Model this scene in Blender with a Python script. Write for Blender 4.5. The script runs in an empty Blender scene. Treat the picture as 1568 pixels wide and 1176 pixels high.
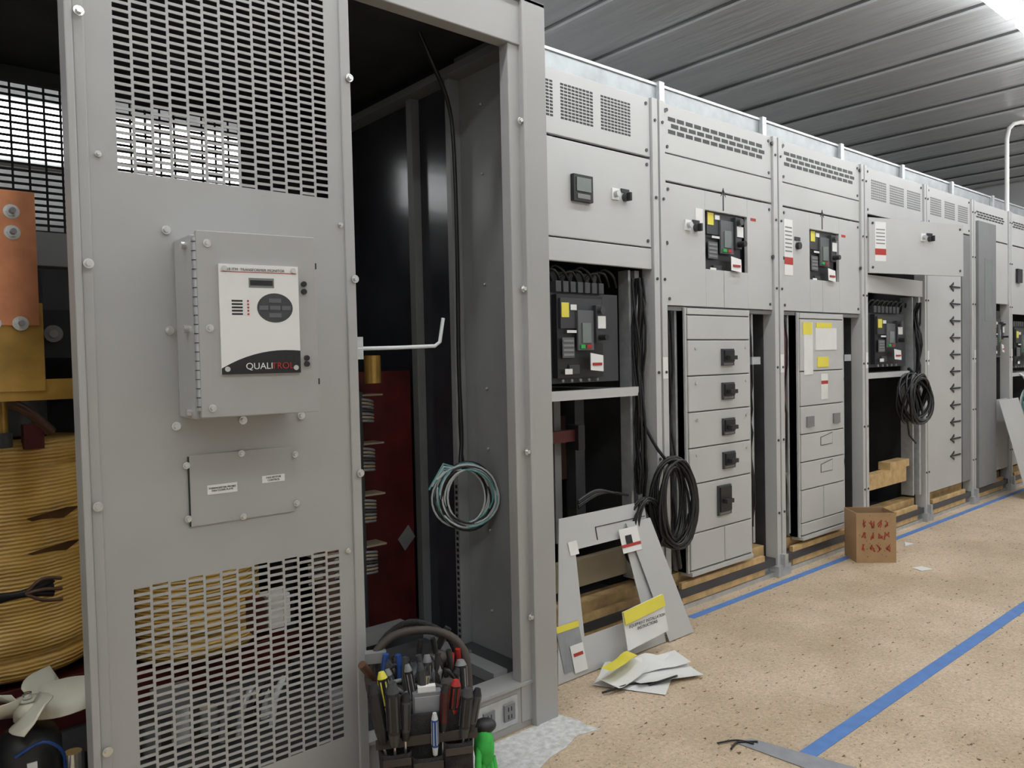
import bpy, math, random
from mathutils import Vector, Matrix
random.seed(7)
COL=bpy.context.scene.collection
# ------------------------------------------------------------ materials
def new_mat(name):
    m=bpy.data.materials.new(name); m.use_nodes=True
    return m, m.node_tree, m.node_tree.nodes['Principled BSDF']
def paint(name,col,rough=.5,metal=0.,var=.06,scale=6.,bump=0.,bscale=200.,spec=.5,coat=0.):
    m,nt,b=new_mat(name); N=nt.nodes; L=nt.links
    b.inputs['Roughness'].default_value=rough; b.inputs['Metallic'].default_value=metal
    b.inputs['Specular IOR Level'].default_value=spec
    b.inputs['Coat Weight'].default_value=coat
    tc=N.new('ShaderNodeTexCoord'); no=N.new('ShaderNodeTexNoise'); no.inputs['Scale'].default_value=scale
    no.inputs['Detail'].default_value=4
    L.new(tc.outputs['Object'],no.inputs['Vector'])
    r=N.new('ShaderNodeValToRGB'); L.new(no.outputs['Fac'],r.inputs['Fac'])
    r.color_ramp.elements[0].position=.3; r.color_ramp.elements[1].position=.7
    r.color_ramp.elements[0].color=(*[max(0,c*(1-var)) for c in col],1)
    r.color_ramp.elements[1].color=(*[min(1,c*(1+var)) for c in col],1)
    L.new(r.outputs['Color'],b.inputs['Base Color'])
    if bump:
        n2=N.new('ShaderNodeTexNoise'); n2.inputs['Scale'].default_value=bscale
        L.new(tc.outputs['Object'],n2.inputs['Vector'])
        bp=N.new('ShaderNodeBump'); bp.inputs['Strength'].default_value=bump; bp.inputs['Distance'].default_value=.01
        L.new(n2.outputs['Fac'],bp.inputs['Height']); L.new(bp.outputs['Normal'],b.inputs['Normal'])
    return m
def emit(name,col,s):
    m,nt,b=new_mat(name)
    b.inputs['Base Color'].default_value=(*col,1)
    b.inputs['Emission Color'].default_value=(*col,1); b.inputs['Emission Strength'].default_value=s
    return m
GREY=paint('paint_ansi_grey',(.53,.535,.525),.42,var=.03,scale=3)
GREYF=paint('paint_grey_front',(.405,.405,.395),.42,var=.04,scale=3)
GREYD=paint('dark_grey_and_shaded_door',(.22,.225,.23),.5)  # dark grey parts, and the ajar door's shade put into its colour
GALV=paint('galvanised',(.55,.57,.58),.38,metal=.55,var=.12,scale=25)
DUCT=paint('galvanised_duct',(.34,.36,.37),.42,metal=.45,var=.15,scale=12)
STEELD=paint('dark_steel',(.055,.057,.062),.35,var=.2)
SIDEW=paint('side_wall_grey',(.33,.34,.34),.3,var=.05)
SIDEUNLIT=paint('side_wall_unlit_gloss',(.045,.048,.06),.16,var=.15,spec=.7)  # deep part of the side wall, its lack of light put into the colour
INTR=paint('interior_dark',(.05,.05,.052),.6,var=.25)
BLACK=paint('black_plastic',(.018,.018,.02),.42,var=.2)
CABLE=paint('black_cable',(.012,.012,.013),.38,var=.2)
BLKF=paint('breaker_charcoal',(.045,.047,.052),.45,var=.15)
FACE=paint('breaker_face_grey',(.12,.125,.135),.5)
WHITE=paint('white_label',(.80,.80,.78),.5,var=.02)
PAPER=paint('paper',(.76,.76,.74),.8,var=.04,scale=9)
YEL=paint('yellow_label',(.80,.70,.08),.5,var=.04)
RED=paint('red_plastic',(.42,.025,.02),.4)
REDB=paint('red_barrier',(.085,.010,.009),.42,var=.4,scale=8)
GREEN=paint('green_button',(.03,.4,.08),.4)
BLUEP=paint('blue_plastic',(.02,.07,.28),.4)
LCD=paint('lcd',(.20,.23,.22),.25)
CHROME=paint('zinc_bolt',(.72,.72,.70),.25,metal=.85,var=.1,scale=40)
COPPER=paint('copper_bus',(.72,.30,.15),.28,metal=.8,var=.25,scale=9)
BRASS=paint('varnished_copper',(.50,.30,.07),.28,metal=.45,var=.3,scale=9)
CREAM=paint('fan_cream',(.68,.66,.54),.45)
WOOD=paint('timber',(.60,.41,.19),.7,var=.25,scale=14,bump=.3,bscale=60)
TAPEB=paint('blue_tape',(.10,.23,.55),.6,var=.1,scale=20)
TAPEG=paint('duct_tape',(.30,.31,.33),.4,var=.12,scale=20)
CONC=paint('white_floor_patch',(.62,.62,.60),.85,var=.22,scale=45,bump=.3)
FABR=paint('bag_fabric',(.022,.021,.02),.85,var=.5,scale=30,bump=.5,bscale=300)
LEATH=paint('bag_strap',(.06,.048,.04),.7,var=.3)
TEAL=paint('teal_wire',(.16,.40,.40),.5); WWIRE=paint('white_wire',(.62,.66,.66),.5)
GLOVE=paint('green_glove',(.05,.50,.08),.7,var=.2,scale=30)
CARD=paint('cardboard',(.42,.27,.14),.8,var=.08,scale=12)
CARDI=paint('cardboard_inner',(.34,.22,.12),.85)
INKR=paint('red_ink',(.45,.04,.03),.6)
BROWN=paint('insulator_brown',(.11,.055,.035),.35,var=.3)
TANP=paint('tan_tube',(.35,.29,.2),.5)
WALLM=paint('wall_white',(.60,.61,.61),.6,var=.03,scale=2)
LAMP=emit('fluorescent_lens',(.975,.99,1.),20.)
REARGLOW=emit('rear_wall_glow',(.98,.99,1.),6.)  # added emission standing for the lit rear wall

def coil_mat():
    m,nt,b=new_mat('varnished_coil_winding'); N=nt.nodes; L=nt.links
    tc=N.new('ShaderNodeTexCoord')
    w=N.new('ShaderNodeTexWave'); w.bands_direction='Z'; w.inputs['Scale'].default_value=28
    w.inputs['Distortion'].default_value=1.6; w.inputs['Detail'].default_value=3; w.inputs['Detail Scale'].default_value=1.2
    L.new(tc.outputs['Object'],w.inputs['Vector'])
    no=N.new('ShaderNodeTexNoise'); no.inputs['Scale'].default_value=7; L.new(tc.outputs['Object'],no.inputs['Vector'])
    mx=N.new('ShaderNodeMath'); mx.operation='MULTIPLY_ADD'; mx.inputs[1].default_value=.35
    L.new(w.outputs['Fac'],mx.inputs[0]); L.new(no.outputs['Fac'],mx.inputs[2])
    r=N.new('ShaderNodeValToRGB'); L.new(mx.outputs[0],r.inputs['Fac'])
    r.color_ramp.elements[0].position=.30; r.color_ramp.elements[0].color=(.42,.22,.04,1)
    r.color_ramp.elements[1].position=.80; r.color_ramp.elements[1].color=(.90,.58,.16,1)
    L.new(r.outputs['Color'],b.inputs['Base Color']); b.inputs['Roughness'].default_value=.3
    bp=N.new('ShaderNodeBump'); bp.inputs['Strength'].default_value=.5; bp.inputs['Distance'].default_value=.006
    L.new(w.outputs['Fac'],bp.inputs['Height']); L.new(bp.outputs['Normal'],b.inputs['Normal'])
    return m
COILM=coil_mat()
def floor_mat():
    m,nt,b=new_mat('worn_plywood_floor'); N=nt.nodes; L=nt.links
    tc=N.new('ShaderNodeTexCoord')
    def noise(s,d=5,ro=.6):
        n=N.new('ShaderNodeTexNoise'); n.inputs['Scale'].default_value=s; n.inputs['Detail'].default_value=d
        n.inputs['Roughness'].default_value=ro; L.new(tc.outputs['Object'],n.inputs['Vector']); return n
    def ramp(src,p0,c0,p1,c1):
        r=N.new('ShaderNodeValToRGB'); L.new(src,r.inputs['Fac'])
        r.color_ramp.elements[0].position=p0; r.color_ramp.elements[0].color=(*c0,1)
        r.color_ramp.elements[1].position=p1; r.color_ramp.elements[1].color=(*c1,1); return r
    base=ramp(noise(1.8,9,.7).outputs['Fac'],.38,(.53,.42,.29),.62,(.70,.57,.42))
    fine=ramp(noise(70,5,.8).outputs['Fac'],.35,(.74,.72,.70),.65,(1.10,1.09,1.08))
    mp=N.new('ShaderNodeMapping'); mp.inputs['Scale'].default_value=(1,2.2,1); L.new(tc.outputs['Object'],mp.inputs['Vector'])
    n3=N.new('ShaderNodeTexNoise'); n3.inputs['Scale'].default_value=26; n3.inputs['Detail'].default_value=4; n3.inputs['Roughness'].default_value=.6; L.new(mp.outputs[0],n3.inputs['Vector'])
    speck=ramp(n3.outputs['Fac'],.335,(.24,.17,.12),.365,(1,1,1))
    n4=noise(110,3); sp2=ramp(n4.outputs['Fac'],.33,(.38,.30,.22),.37,(1,1,1))
    n5=noise(34,4); sp3=ramp(n5.outputs['Fac'],.66,(1,1,1),.72,(1.2,1.22,1.26))
    def mul(a,bb):
        x=N.new('ShaderNodeMix'); x.data_type='RGBA'; x.blend_type='MULTIPLY'; x.inputs['Factor'].default_value=1
        L.new(a,x.inputs['A']); L.new(bb,x.inputs['B']); return x.outputs['Result']
    c=mul(mul(mul(mul(base.outputs[0],fine.outputs[0]),speck.outputs[0]),sp2.outputs[0]),sp3.outputs[0])
    L.new(c,b.inputs['Base Color']); b.inputs['Roughness'].default_value=.6; b.inputs['Specular IOR Level'].default_value=.3
    bp=N.new('ShaderNodeBump'); bp.inputs['Strength'].default_value=.3; bp.inputs['Distance'].default_value=.004
    L.new(n3.outputs['Fac'],bp.inputs['Height']); L.new(bp.outputs['Normal'],b.inputs['Normal'])
    return m
def ceil_mat(name='metal_ceiling_panels',k=1.):
    m,nt,b=new_mat(name); N=nt.nodes; L=nt.links
    tc=N.new('ShaderNodeTexCoord'); mp=N.new('ShaderNodeMapping'); mp.inputs['Scale'].default_value=(6,.7,1)
    L.new(tc.outputs['Object'],mp.inputs['Vector'])
    n=N.new('ShaderNodeTexNoise'); n.inputs['Scale'].default_value=1.4; n.inputs['Detail'].default_value=5; L.new(mp.outputs[0],n.inputs['Vector'])
    r=N.new('ShaderNodeValToRGB'); L.new(n.outputs['Fac'],r.inputs['Fac'])
    r.color_ramp.elements[0].color=(.50*k,.51*k,.52*k,1); r.color_ramp.elements[1].color=(.72*k,.73*k,.74*k,1)
    L.new(r.outputs[0],b.inputs['Base Color'])
    b.inputs['Metallic'].default_value=.35; b.inputs['Roughness'].default_value=.27
    n2=N.new('ShaderNodeTexNoise'); n2.inputs['Scale'].default_value=3; L.new(mp.outputs[0],n2.inputs['Vector'])
    bp=N.new('ShaderNodeBump'); bp.inputs['Strength'].default_value=.3; bp.inputs['Distance'].default_value=.03
    L.new(n2.outputs['Fac'],bp.inputs['Height']); L.new(bp.outputs['Normal'],b.inputs['Normal'])
    return m

# ------------------------------------------------------------ mesh builder
class M:
    def __init__(s,name,T=None):
        s.name=name; s.v=[]; s.f=[]; s.mi=[]; s.sm=[]; s.mats=[]; s.T=T or Matrix.Identity(4)
    def add(s,vs,fs,mat,smooth=False):
        o=len(s.v); s.v+= [s.T@Vector(p) for p in vs]
        if mat not in s.mats: s.mats.append(mat)
        k=s.mats.index(mat)
        for f in fs: s.f.append([i+o for i in f]); s.mi.append(k); s.sm.append(smooth)
    def box(s,x0,x1,y0,y1,z0,z1,mat):
        vs=[(x0,y0,z0),(x1,y0,z0),(x1,y1,z0),(x0,y1,z0),(x0,y0,z1),(x1,y0,z1),(x1,y1,z1),(x0,y1,z1)]
        s.add(vs,[(0,3,2,1),(4,5,6,7),(0,1,5,4),(1,2,6,5),(2,3,7,6),(3,0,4,7)],mat)
    def prism(s,pts,off,mat):
        n=len(pts); off=Vector(off); a=[Vector(p) for p in pts]; b=[p+off for p in a]
        fs=[tuple(range(n)),tuple(range(2*n-1,n-1,-1))]+[(i,i+n,(i+1)%n+n,(i+1)%n) for i in range(n)]
        s.add(a+b,fs,mat)
    def cyl(s,p0,p1,r,mat,r1=None,n=14):
        p0=Vector(p0);p1=Vector(p1); r1=r if r1 is None else r1
        d=(p1-p0).normalized(); q=d.to_track_quat('Z','Y')
        ring=lambda c,rr:[c+q@Vector((rr*math.cos(2*math.pi*i/n),rr*math.sin(2*math.pi*i/n),0)) for i in range(n)]
        vs=ring(p0,r)+ring(p1,r1)
        s.add(vs,[(i,(i+1)%n,(i+1)%n+n,i+n) for i in range(n)],mat,True)
        s.add(vs,[tuple(range(n-1,-1,-1)),tuple(range(n,2*n))],mat)
    def tube(s,pts,r,mat,n=7,closed=False,sub=0):
        pts=[Vector(p) for p in pts]
        if sub:
            out=[]
            for i in range(len(pts)-1):
                p0=pts[max(i-1,0)];p1=pts[i];p2=pts[i+1];p3=pts[min(i+2,len(pts)-1)]
                for k in range(sub):
                    t=k/sub; out.append(.5*((2*p1)+(p2-p0)*t+(2*p0-5*p1+4*p2-p3)*t*t+(3*p1-p0-3*p2+p3)*t**3))
            pts=out+[pts[-1]]
        vs=[];fs=[]; N=len(pts); up=None
        for i,p in enumerate(pts):
            a=pts[(i-1)%N] if (i>0 or closed) else p; b=pts[(i+1)%N] if (i<N-1 or closed) else p
            d=(b-a).normalized()
            if up is None:
                up=d.orthogonal().normalized()
            up=(up-d*up.dot(d)).normalized(); w=d.cross(up)
            for k in range(n):
                t=2*math.pi*k/n; vs.append(p+up*math.cos(t)*r+w*math.sin(t)*r)
        for i in range(N if closed else N-1):
            j=(i+1)%N
            for k in range(n): fs.append((i*n+k,i*n+(k+1)%n,j*n+(k+1)%n,j*n+k))
        s.add(vs,fs,mat,True)
        if not closed: s.add(vs,[tuple(range(n-1,-1,-1)),tuple(range((N-1)*n,N*n))],mat)
    def lathe(s,c,prof,mat,n=48,sx=1,sy=1):
        vs=[];fs=[]
        for (r,z) in prof:
            for k in range(n):
                t=2*math.pi*k/n; vs.append((c[0]+r*sx*math.cos(t),c[1]+r*sy*math.sin(t),c[2]+z))
        for i in range(len(prof)-1):
            for k in range(n): fs.append((i*n+k,i*n+(k+1)%n,(i+1)*n+(k+1)%n,(i+1)*n+k))
        s.add(vs,fs,mat,True)
    def ball(s,c,r,mat,n=14,m=8):
        prof=[(math.cos(a)*1.0,math.sin(a)) for a in [(-.5+i/m)*math.pi for i in range(m+1)]]
        vs=[];fs=[]
        for (rr,z) in prof:
            for k in range(n):
                t=2*math.pi*k/n; vs.append((c[0]+rr*r[0]*math.cos(t),c[1]+rr*r[1]*math.sin(t),c[2]+z*r[2]))
        for i in range(m):
            for k in range(n): fs.append((i*n+k,i*n+(k+1)%n,(i+1)*n+(k+1)%n,(i+1)*n+k))
        s.add(vs,fs,mat,True)
    def build(s,parent=None,bevel=0):
        me=bpy.data.meshes.new(s.name); me.from_pydata([tuple(p) for p in s.v],[],s.f)
        for m in s.mats: me.materials.append(m)
        me.polygons.foreach_set('material_index',s.mi); me.polygons.foreach_set('use_smooth',s.sm); me.update()
        ob=bpy.data.objects.new(s.name,me); COL.objects.link(ob)
        if parent: ob.parent=parent
        if bevel:
            bv=ob.modifiers.new('bevel','BEVEL'); bv.width=bevel; bv.segments=2; bv.limit_method='ANGLE'; bv.angle_limit=math.radians(50)
        return ob
def empty(name):
    e=bpy.data.objects.new(name,None); COL.objects.link(e); e.empty_display_size=.1; return e
def text(name,body,loc,size,mat,parent,rotz=0,yaw=None,flat=False):
    cu=bpy.data.curves.new(name,'FONT'); cu.body=body; cu.size=size; cu.extrude=.0004; cu.materials.append(mat)
    cu.align_x='CENTER'; cu.align_y='CENTER'
    o=bpy.data.objects.new(name,cu); COL.objects.link(o); o.location=loc; o.rotation_euler=(math.pi/2,0,rotz)
    if parent: o.parent=parent
    return o
def screw(m,u,v,z,r=.011,mat=None,h=.012):
    m.cyl((u,v,z),(u,v-h*.4,z),r,mat or CHROME,n=14); m.cyl((u,v-h*.4,z),(u,v-h,z),r*.62,mat or CHROME,n=6)

def slots(m,u0,u1,z0,z1,v,cols,rows,mat,sw=.85,sh=.64,th=.003,stag=True):
    cw=(u1-u0)/cols; rh=(z1-z0)/rows
    for c in range(cols):
        a=u0+c*cw; b=a+cw; g=cw*(1-sw)/2
        m.box(a,a+g,v,v+th,z0,z1,mat); m.box(b-g,b,v,v+th,z0,z1,mat)
        off=rh*.5 if (stag and c%2) else 0
        bar=rh*(1-sh)
        for r in range(rows+1):
            zc=z0+r*rh+off; lo=max(z0,zc-bar/2); hi=min(z1,zc+bar/2)
            if r==0 and not off: lo=z0
            if hi>lo: m.box(a+g,b-g,v,v+th,lo,hi,mat)
        if off: m.box(a+g,b-g,v,v+th,z0,z0+off*.35,mat)

# ------------------------------------------------------------ room
U0,U1,V0,V1,H=-3.0,11.0,-1.6,4.5,3.28
def plain(name,x0,x1,y0,y1,z0,z1,mat):
    m=M(name); m.box(x0,x1,y0,y1,z0,z1,mat); return m.build()
plain('floor',U0,U1,V0,V1,-.1,0,floor_mat())
CEILM=ceil_mat(); SEAM=ceil_mat('ceiling_seam_metal',.16)
m=M('ceiling'); m.box(U0,U1,V0,V1,H,H+.1,CEILM)
u=3.38-.61*10
while u<U1:
    if u>U0+.1:
        m.box(u-.020,u+.020,V0,V1,H-.028,H,CEILM); m.box(u-.036,u-.020,V0,V1,H-.012,H,SEAM); m.box(u+.020,u+.032,V0,V1,H-.008,H,SEAM)
    u+=.61
m.build()
plain('wall_back',U0,U1,V1,V1+.1,0,H,WALLM)
plain('wall_front',U0,U1,V0-.1,V0,0,H,WALLM)
plain('wall_left',U0-.1,U0,V0,V1,0,H,WALLM)
plain('wall_right',U1,U1+.1,V0,V1,0,H,WALLM)
def lamp(u0,u1,vc,z,mat,w=.10):
    e=empty('rear_wall_glow_panel'); m=M('housing')
    m.box(u0,u1,vc-w/2+.01,vc+w/2-.01,z+.05,H,WALLM); m.build(e)
    m=M('lens'); m.box(u0+.02,u1-.02,vc-w/2,vc+w/2,z,z+.05,mat); m.build(e)
for k in range(8): lamp(-2.75+k*1.62,-2.75+k*1.62+1.5,1.52,H-.13,LAMP)
for k in range(6): lamp(-2.2+k*2.2,-2.2+k*2.2+1.5,-.3,H-.13,LAMP)
# added glow panels for the bright rear wall seen through the vent
e=empty('rear_wall_glow_panel')
m=M('housing'); m.box(.05,3.2,4.44,4.5,2.24,2.56,WALLM); m.build(e)
m=M('lens'); m.box(.1,1.0,4.42,4.44,2.27,2.53,REARGLOW); m.box(1.1,2.0,4.42,4.44,2.27,2.53,REARGLOW); m.box(2.1,3.15,4.42,4.44,2.27,2.53,REARGLOW); m.build(e)

# ------------------------------------------------------------ transformer cabinet
TC=empty('transformer_cabinet'); F=1.90
m=M('front_panel')
a0,a1=.41,1.035; g0,g1=.467,.992
m.box(a0,g0,F,F+.003,.02,2.40,GREYF); m.box(g1,a1,F,F+.003,.02,2.40,GREYF)
m.box(g0,g1,F,F+.003,.02,.195,GREYF); m.box(g0,g1,F,F+.003,.72,1.665,GREYF); m.box(g0,g1,F,F+.003,2.34,2.40,GREYF)
slots(m,g0,g1,1.665,2.34,F,13,37,GREYF)
slots(m,g0,g1,.195,.72,F,13,29,GREYF)
m.build(TC)
m=M('frame_posts')
m.box(.372,.388,F-.012,F+.05,0,2.40,GREYF); m.box(.388,.412,F-.004,F+.05,0,2.40,GREYF)
m.box(1.033,1.062,F-.006,F+.045,0,2.40,GREYF)
m.box(1.64,1.688,F+.006,F+.05,0.02,2.40,GREYF); m.box(1.690,1.79,F-.012,F+.06,0,2.40,GREYF)
m.box(1.685,1.70,F-.016,F+.06,0,2.40,GREYF)
m.box(-.42,-.34,F-.01,F+.06,0,2.40,GREYF)
m.box(-.34,.372,F,F+.05,2.25,2.40,GREYF)
m.box(1.062,1.70,F-.002,F+.05,2.245,2.385,GREYF); m.box(1.062,1.79,F-.012,F+.05,2.385,2.40,GREYF)
m.build(TC,.003)
m=M('screws')
for z in (2.0,1.455,.92,.37):
    screw(m,.400,F-.012,z); screw(m,1.056,F-.008,z+.0); screw(m,1.678,F-.002,z)
for uu,zz in((.43,1.70),(.43,.16),(1.015,.71),(1.02,1.60)): screw(m,uu,F,zz,.007)
m.build(TC)
m=M('base_sill')
m.box(1.062,1.69,F+.01,F+.05,0.0,.145,GREYF); m.box(1.062,1.69,F+.0,F+.10,.145,.155,GREYF)
m.box(-.34,.38,F+.01,F+.05,0,.14,GREYF)
m.box(1.44,1.62,F+.004,F+.01,.03,.125,GALV)
for uu in (1.475,1.56):
    m.box(uu,uu+.045,F-.002,F+.004,.05,.105,GREYD)
    for zz in (.065,.09): m.box(uu+.014,uu+.018,F-.003,F-.002,zz-.008,zz+.006,BLACK); m.box(uu+.027,uu+.031,F-.003,F-.002,zz-.008,zz+.006,BLACK)
m.build(TC,.002)
m=M('enclosure_shell')
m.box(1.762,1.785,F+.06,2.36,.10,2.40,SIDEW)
m.box(1.762,1.785,2.36,3.42,.10,2.40,SIDEUNLIT)
m.box(1.715,1.762,2.33,2.36,.13,2.29,SIDEW); m.box(1.725,1.762,2.60,2.64,.13,2.29,GREYD)
m.box(1.69,1.762,F+.06,3.4,2.27,2.30,GREYD)
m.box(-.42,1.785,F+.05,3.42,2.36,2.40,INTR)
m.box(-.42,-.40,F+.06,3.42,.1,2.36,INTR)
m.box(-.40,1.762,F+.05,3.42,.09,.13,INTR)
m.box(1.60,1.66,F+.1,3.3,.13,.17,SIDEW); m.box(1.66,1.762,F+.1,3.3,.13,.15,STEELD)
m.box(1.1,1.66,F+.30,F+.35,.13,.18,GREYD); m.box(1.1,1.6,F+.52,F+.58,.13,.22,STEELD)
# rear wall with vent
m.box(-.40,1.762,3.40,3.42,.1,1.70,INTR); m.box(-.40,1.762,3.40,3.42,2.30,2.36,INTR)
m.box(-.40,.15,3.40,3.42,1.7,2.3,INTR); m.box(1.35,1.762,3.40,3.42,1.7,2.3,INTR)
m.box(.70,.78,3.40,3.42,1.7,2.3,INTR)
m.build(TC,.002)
m=M('rear_vent'); slots(m,.15,.70,1.7,2.3,3.40,10,24,INTR,stag=False,sw=.86,sh=.62); slots(m,.78,1.35,1.7,2.3,3.40,10,24,INTR,stag=False,sw=.86,sh=.62); m.build(TC)
m=M('side_wall_bolts')
for z in (.3,.6,.9,1.12,1.5,1.9,2.15): m.ball((1.758,2.2,z),(.006,.006,.006),GALV,8,5)
for k in range(28): m.box(1.7135,1.715,2.338,2.350,.15+k*.022,.162+k*.022,BLACK)
m.build(TC)
# angle bracket rod
m=M('bracket_rod'); m.tube([(1.08,1.99,1.265),(1.25,1.99,1.268),(1.385,1.99,1.272),(1.405,1.99,1.285),(1.42,1.99,1.36)],.006,WWIRE)
m.box(1.08,1.13,1.985,2.0,1.235,1.30,GALV); m.build(TC)
# monitor box
m=M('monitor_enclosure'); B0,B1,BZ0,BZ1,BV=.584,.862,1.105,1.522,1.785
m.box(B0,B1,BV,F-.001,BZ0,BZ1,GREYF)
m.build(TC,.004)
T=Matrix.Translation((B0+.008,BV-.004,0))@Matrix.Rotation(math.radians(-9),4,'Z')
m=M('monitor_door',T); W=.268
m.box(0,W,-.022,-.002,BZ0+.004,BZ1+.006,GREYF)
m.cyl((0,-.012,BZ0+.02),(0,-.012,BZ1-.01),.007,GALV,n=10)
for k in range(19): m.cyl((0,-.012,BZ0+.028+k*.0205),(0,-.012,BZ0+.03+k*.0205),.0085,STEELD,n=10)
m.box(W-.006,W+.004,-.021,-.004,BZ1-.07,BZ1-.055,BLACK); m.box(W-.006,W+.004,-.021,-.004,BZ0+.07,BZ0+.085,BLACK)
m.build(TC,.002)
m=M('monitor_faceplate',T); l0,l1,q0,q1=.045,.224,1.205,1.455; y=-.0225
m.box(l0,l1,y-.006,y,q0,q1,WHITE); y-=.0065
m.box(l0+.004,l1-.004,y,y+.001,q1-.018,q1-.0165,RED)
m.box(l0+.065,l0+.122,y,y+.001,q1-.052,q1-.030,LCD); m.box(l0+.068,l0+.119,y-.0005,y+.001,q1-.047,q1-.035,BLACK)
cx,cz=l0+.123,q1-.098
m.prism([(cx+.041*math.cos(t*math.pi/16),y,cz+.034*math.sin(t*math.pi/16)) for t in range(32)],(0,.001,0),STEELD)
for dx,dz_,w in((0,.017,.014),(0,-.017,.014),(-.026,0,.010),(.026,0,.010),(0,0,.012)): m.box(cx+dx-w,cx+dx+w,y-.001,y,cz+dz_-.005,cz+dz_+.005,FACE)
for k in range(5):
    m.box(l0+.026,l0+.050,y,y+.001,q1-.085-k*.0075,q1-.081-k*.0075,BLACK)
    m.cyl((l0+.062,y,q1-.083-k*.0075),(l0+.062,y-.001,q1-.083-k*.0075),.0022,RED,n=8)
pts=[(l0,y,q0),(l1,y,q0)]+[(l1-(l1-l0)*t/10,y,q0+.052+.017*(t/10)-.055*(t/10)**2.2) for t in range(11)]
m.prism(pts,(0,.001,0),BLACK)
for sx_,sz_ in((l0+.012,q1-.01),(l1-.012,q1-.01),(l0+.012,q0+.012),(l1-.012,q0+.012)): m.cyl((sx_,y,sz_),(sx_,y-.004,sz_),.006,CHROME)
for dz_ in(.0,.018): m.cyl((l1+.014,-.022,q1-.04-dz_),(l1+.014,-.029,q1-.04-dz_),.0065,BLACK); m.cyl((l1+.016,-.022,q0+.02+dz_*.8),(l1+.016,-.029,q0+.02+dz_*.8),.0065,BLACK)
m.build(TC)
for nm,body,xx,zz,sz,mt in(('faceplate_logo','QUALI',.128,1.222,.021,WHITE),('faceplate_logo_end','TROL',.181,1.222,.021,RED),('faceplate_title','118 ITM  TRANSFORMER MONITOR',.125,1.443,.0085,STEELD)):
    p=T@Vector((xx,-.0305,zz)); o=text(nm,body,p,sz,mt,TC,rotz=math.radians(-9))
m=M('enclosure_studs')
for (uu,zz) in((.568,1.545),(.568,1.31),(.575,1.085),(.735,1.088),(.89,1.09),(.735,1.542),(.885,1.538)): screw(m,uu,F,zz,.0105)
for (uu,zz) in((.612,1.50),(.612,1.31),(.612,1.13)): screw(m,uu,BV-.026,zz-0,.009)
for zz in(1.50,1.31,1.12): m.cyl((.584,1.815,zz),(.573,1.815,zz),.009,CHROME)
m.build(TC)
m=M('access_cover_plate')
m.box(.60,.862,F-.005,F-.001,.842,1.012,GREYF)
m.box(.598,.601,F-.0055,F-.001,.842,1.01,BLACK)
for uu in(.594,.727,.868):
    for zz in((.862,.99) if uu!=.727 else (.848,1.006)): screw(m,uu,F-.003,zz,.0085)
m.box(.641,.714,F-.0062,F-.005,.913,.936,WHITE); m.box(.778,.838,F-.0062,F-.005,.925,.943,WHITE)
m.build(TC)
text('plate_label_text','THERMOMETER PROBES\nFAN COVER PLATE',(.6775,F-.0066,.9245),.0062,BLACK,TC)
text('plate_label_text','FAN MOTOR\nCONTROL',(.808,F-.0066,.934),.0068,BLACK,TC)

# ------------------------------------------------------------ transformer inside
TR=empty('dry_type_transformer')
def coil(cu,cv,z0,z1,r,mat,nm):
    m=M(nm); prof=[(r*.72,z0)]
    nb=9
    for k in range(nb):
        a=z0+(z1-z0)*k/nb; b=z0+(z1-z0)*(k+1)/nb
        e_=.90 if (k==0 or k==nb-1) else .985
        prof+=[(r*e_,a+.004),(r*(1.0+.012*math.sin(k*2.1)),(a*.7+b*.3)),(r*(1.0+.012*math.sin(k*2.1)),(a*.3+b*.7)),(r*e_,b-.004)]
    prof+=[(r*.72,z1),(r*.5,z1)]
    m.lathe((cu,cv,0),prof,mat); return m
m=coil(.34,2.80,.33,1.02,.235,COILM,'winding')
for z in(.80,.70):
    m.prism([(.36,2.565,z),(.46,2.56,z+.02),(.50,2.60,z+.012),(.46,2.61,z-.018),(.38,2.59,z-.018)],(0,-.012,.004),BROWN)
m.build(TR)
m=coil(.88,2.80,.25,1.03,.23,COILM,'winding'); m.build(TR)
m=M('core_frame')
m.box(-.3,1.3,2.62,2.70,1.53,1.63,GREYD); m.box(-.3,1.35,2.66,2.74,.13,.24,REDB)
for uu in(-.05,.62,1.17): m.box(uu,uu+.05,2.70,2.85,.24,1.53,STEELD)
for uu in(.34,.88): m.cyl((uu,2.8,1.03),(uu,2.8,1.53),.12,STEELD,n=24)
m.box(.05,.62,2.60,2.68,.24,.31,REDB)
m.build(TR,.003)
m=M('copper_bus_bar')
m.box(.16,.375,2.33,2.342,1.34,1.685,COPPER); m.box(.12,.385,2.342,2.354,1.17,1.40,BRASS); m.box(.2,.50,2.352,2.36,1.145,1.20,BRASS)
for (uu,zz) in((.275,1.63),(.322,1.63),(.275,1.577),(.322,1.577),(.272,1.345),(.332,1.345)):
    m.cyl((uu,2.33,zz),(uu,2.326,zz),.0185,CHROME,n=20); m.cyl((uu,2.326,zz),(uu,2.314,zz),.013,CHROME,n=6); m.cyl((uu,2.314,zz),(uu,2.300,zz),.007,GREYD,n=10)
m.build(TR,.001)
m=M('leads')
m.cyl((.285,2.44,1.06),(.285,2.44,1.22),.026,BRASS); m.cyl((.285,2.44,1.22),(.285,2.44,1.235),.018,TANP); m.cyl((.285,2.44,1.02),(.285,2.44,1.06),.034,STEELD)
m.tube([(.10,2.46,1.06),(.20,2.47,1.13),(.27,2.45,1.15),(.35,2.46,1.12),(.42,2.5,1.05)],.014,BROWN,n=10,sub=4)
m.box(.36,.41,2.55,2.60,1.0,1.07,REDB); m.cyl((.2,2.5,.98),(.2,2.5,1.08),.03,BROWN)
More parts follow.
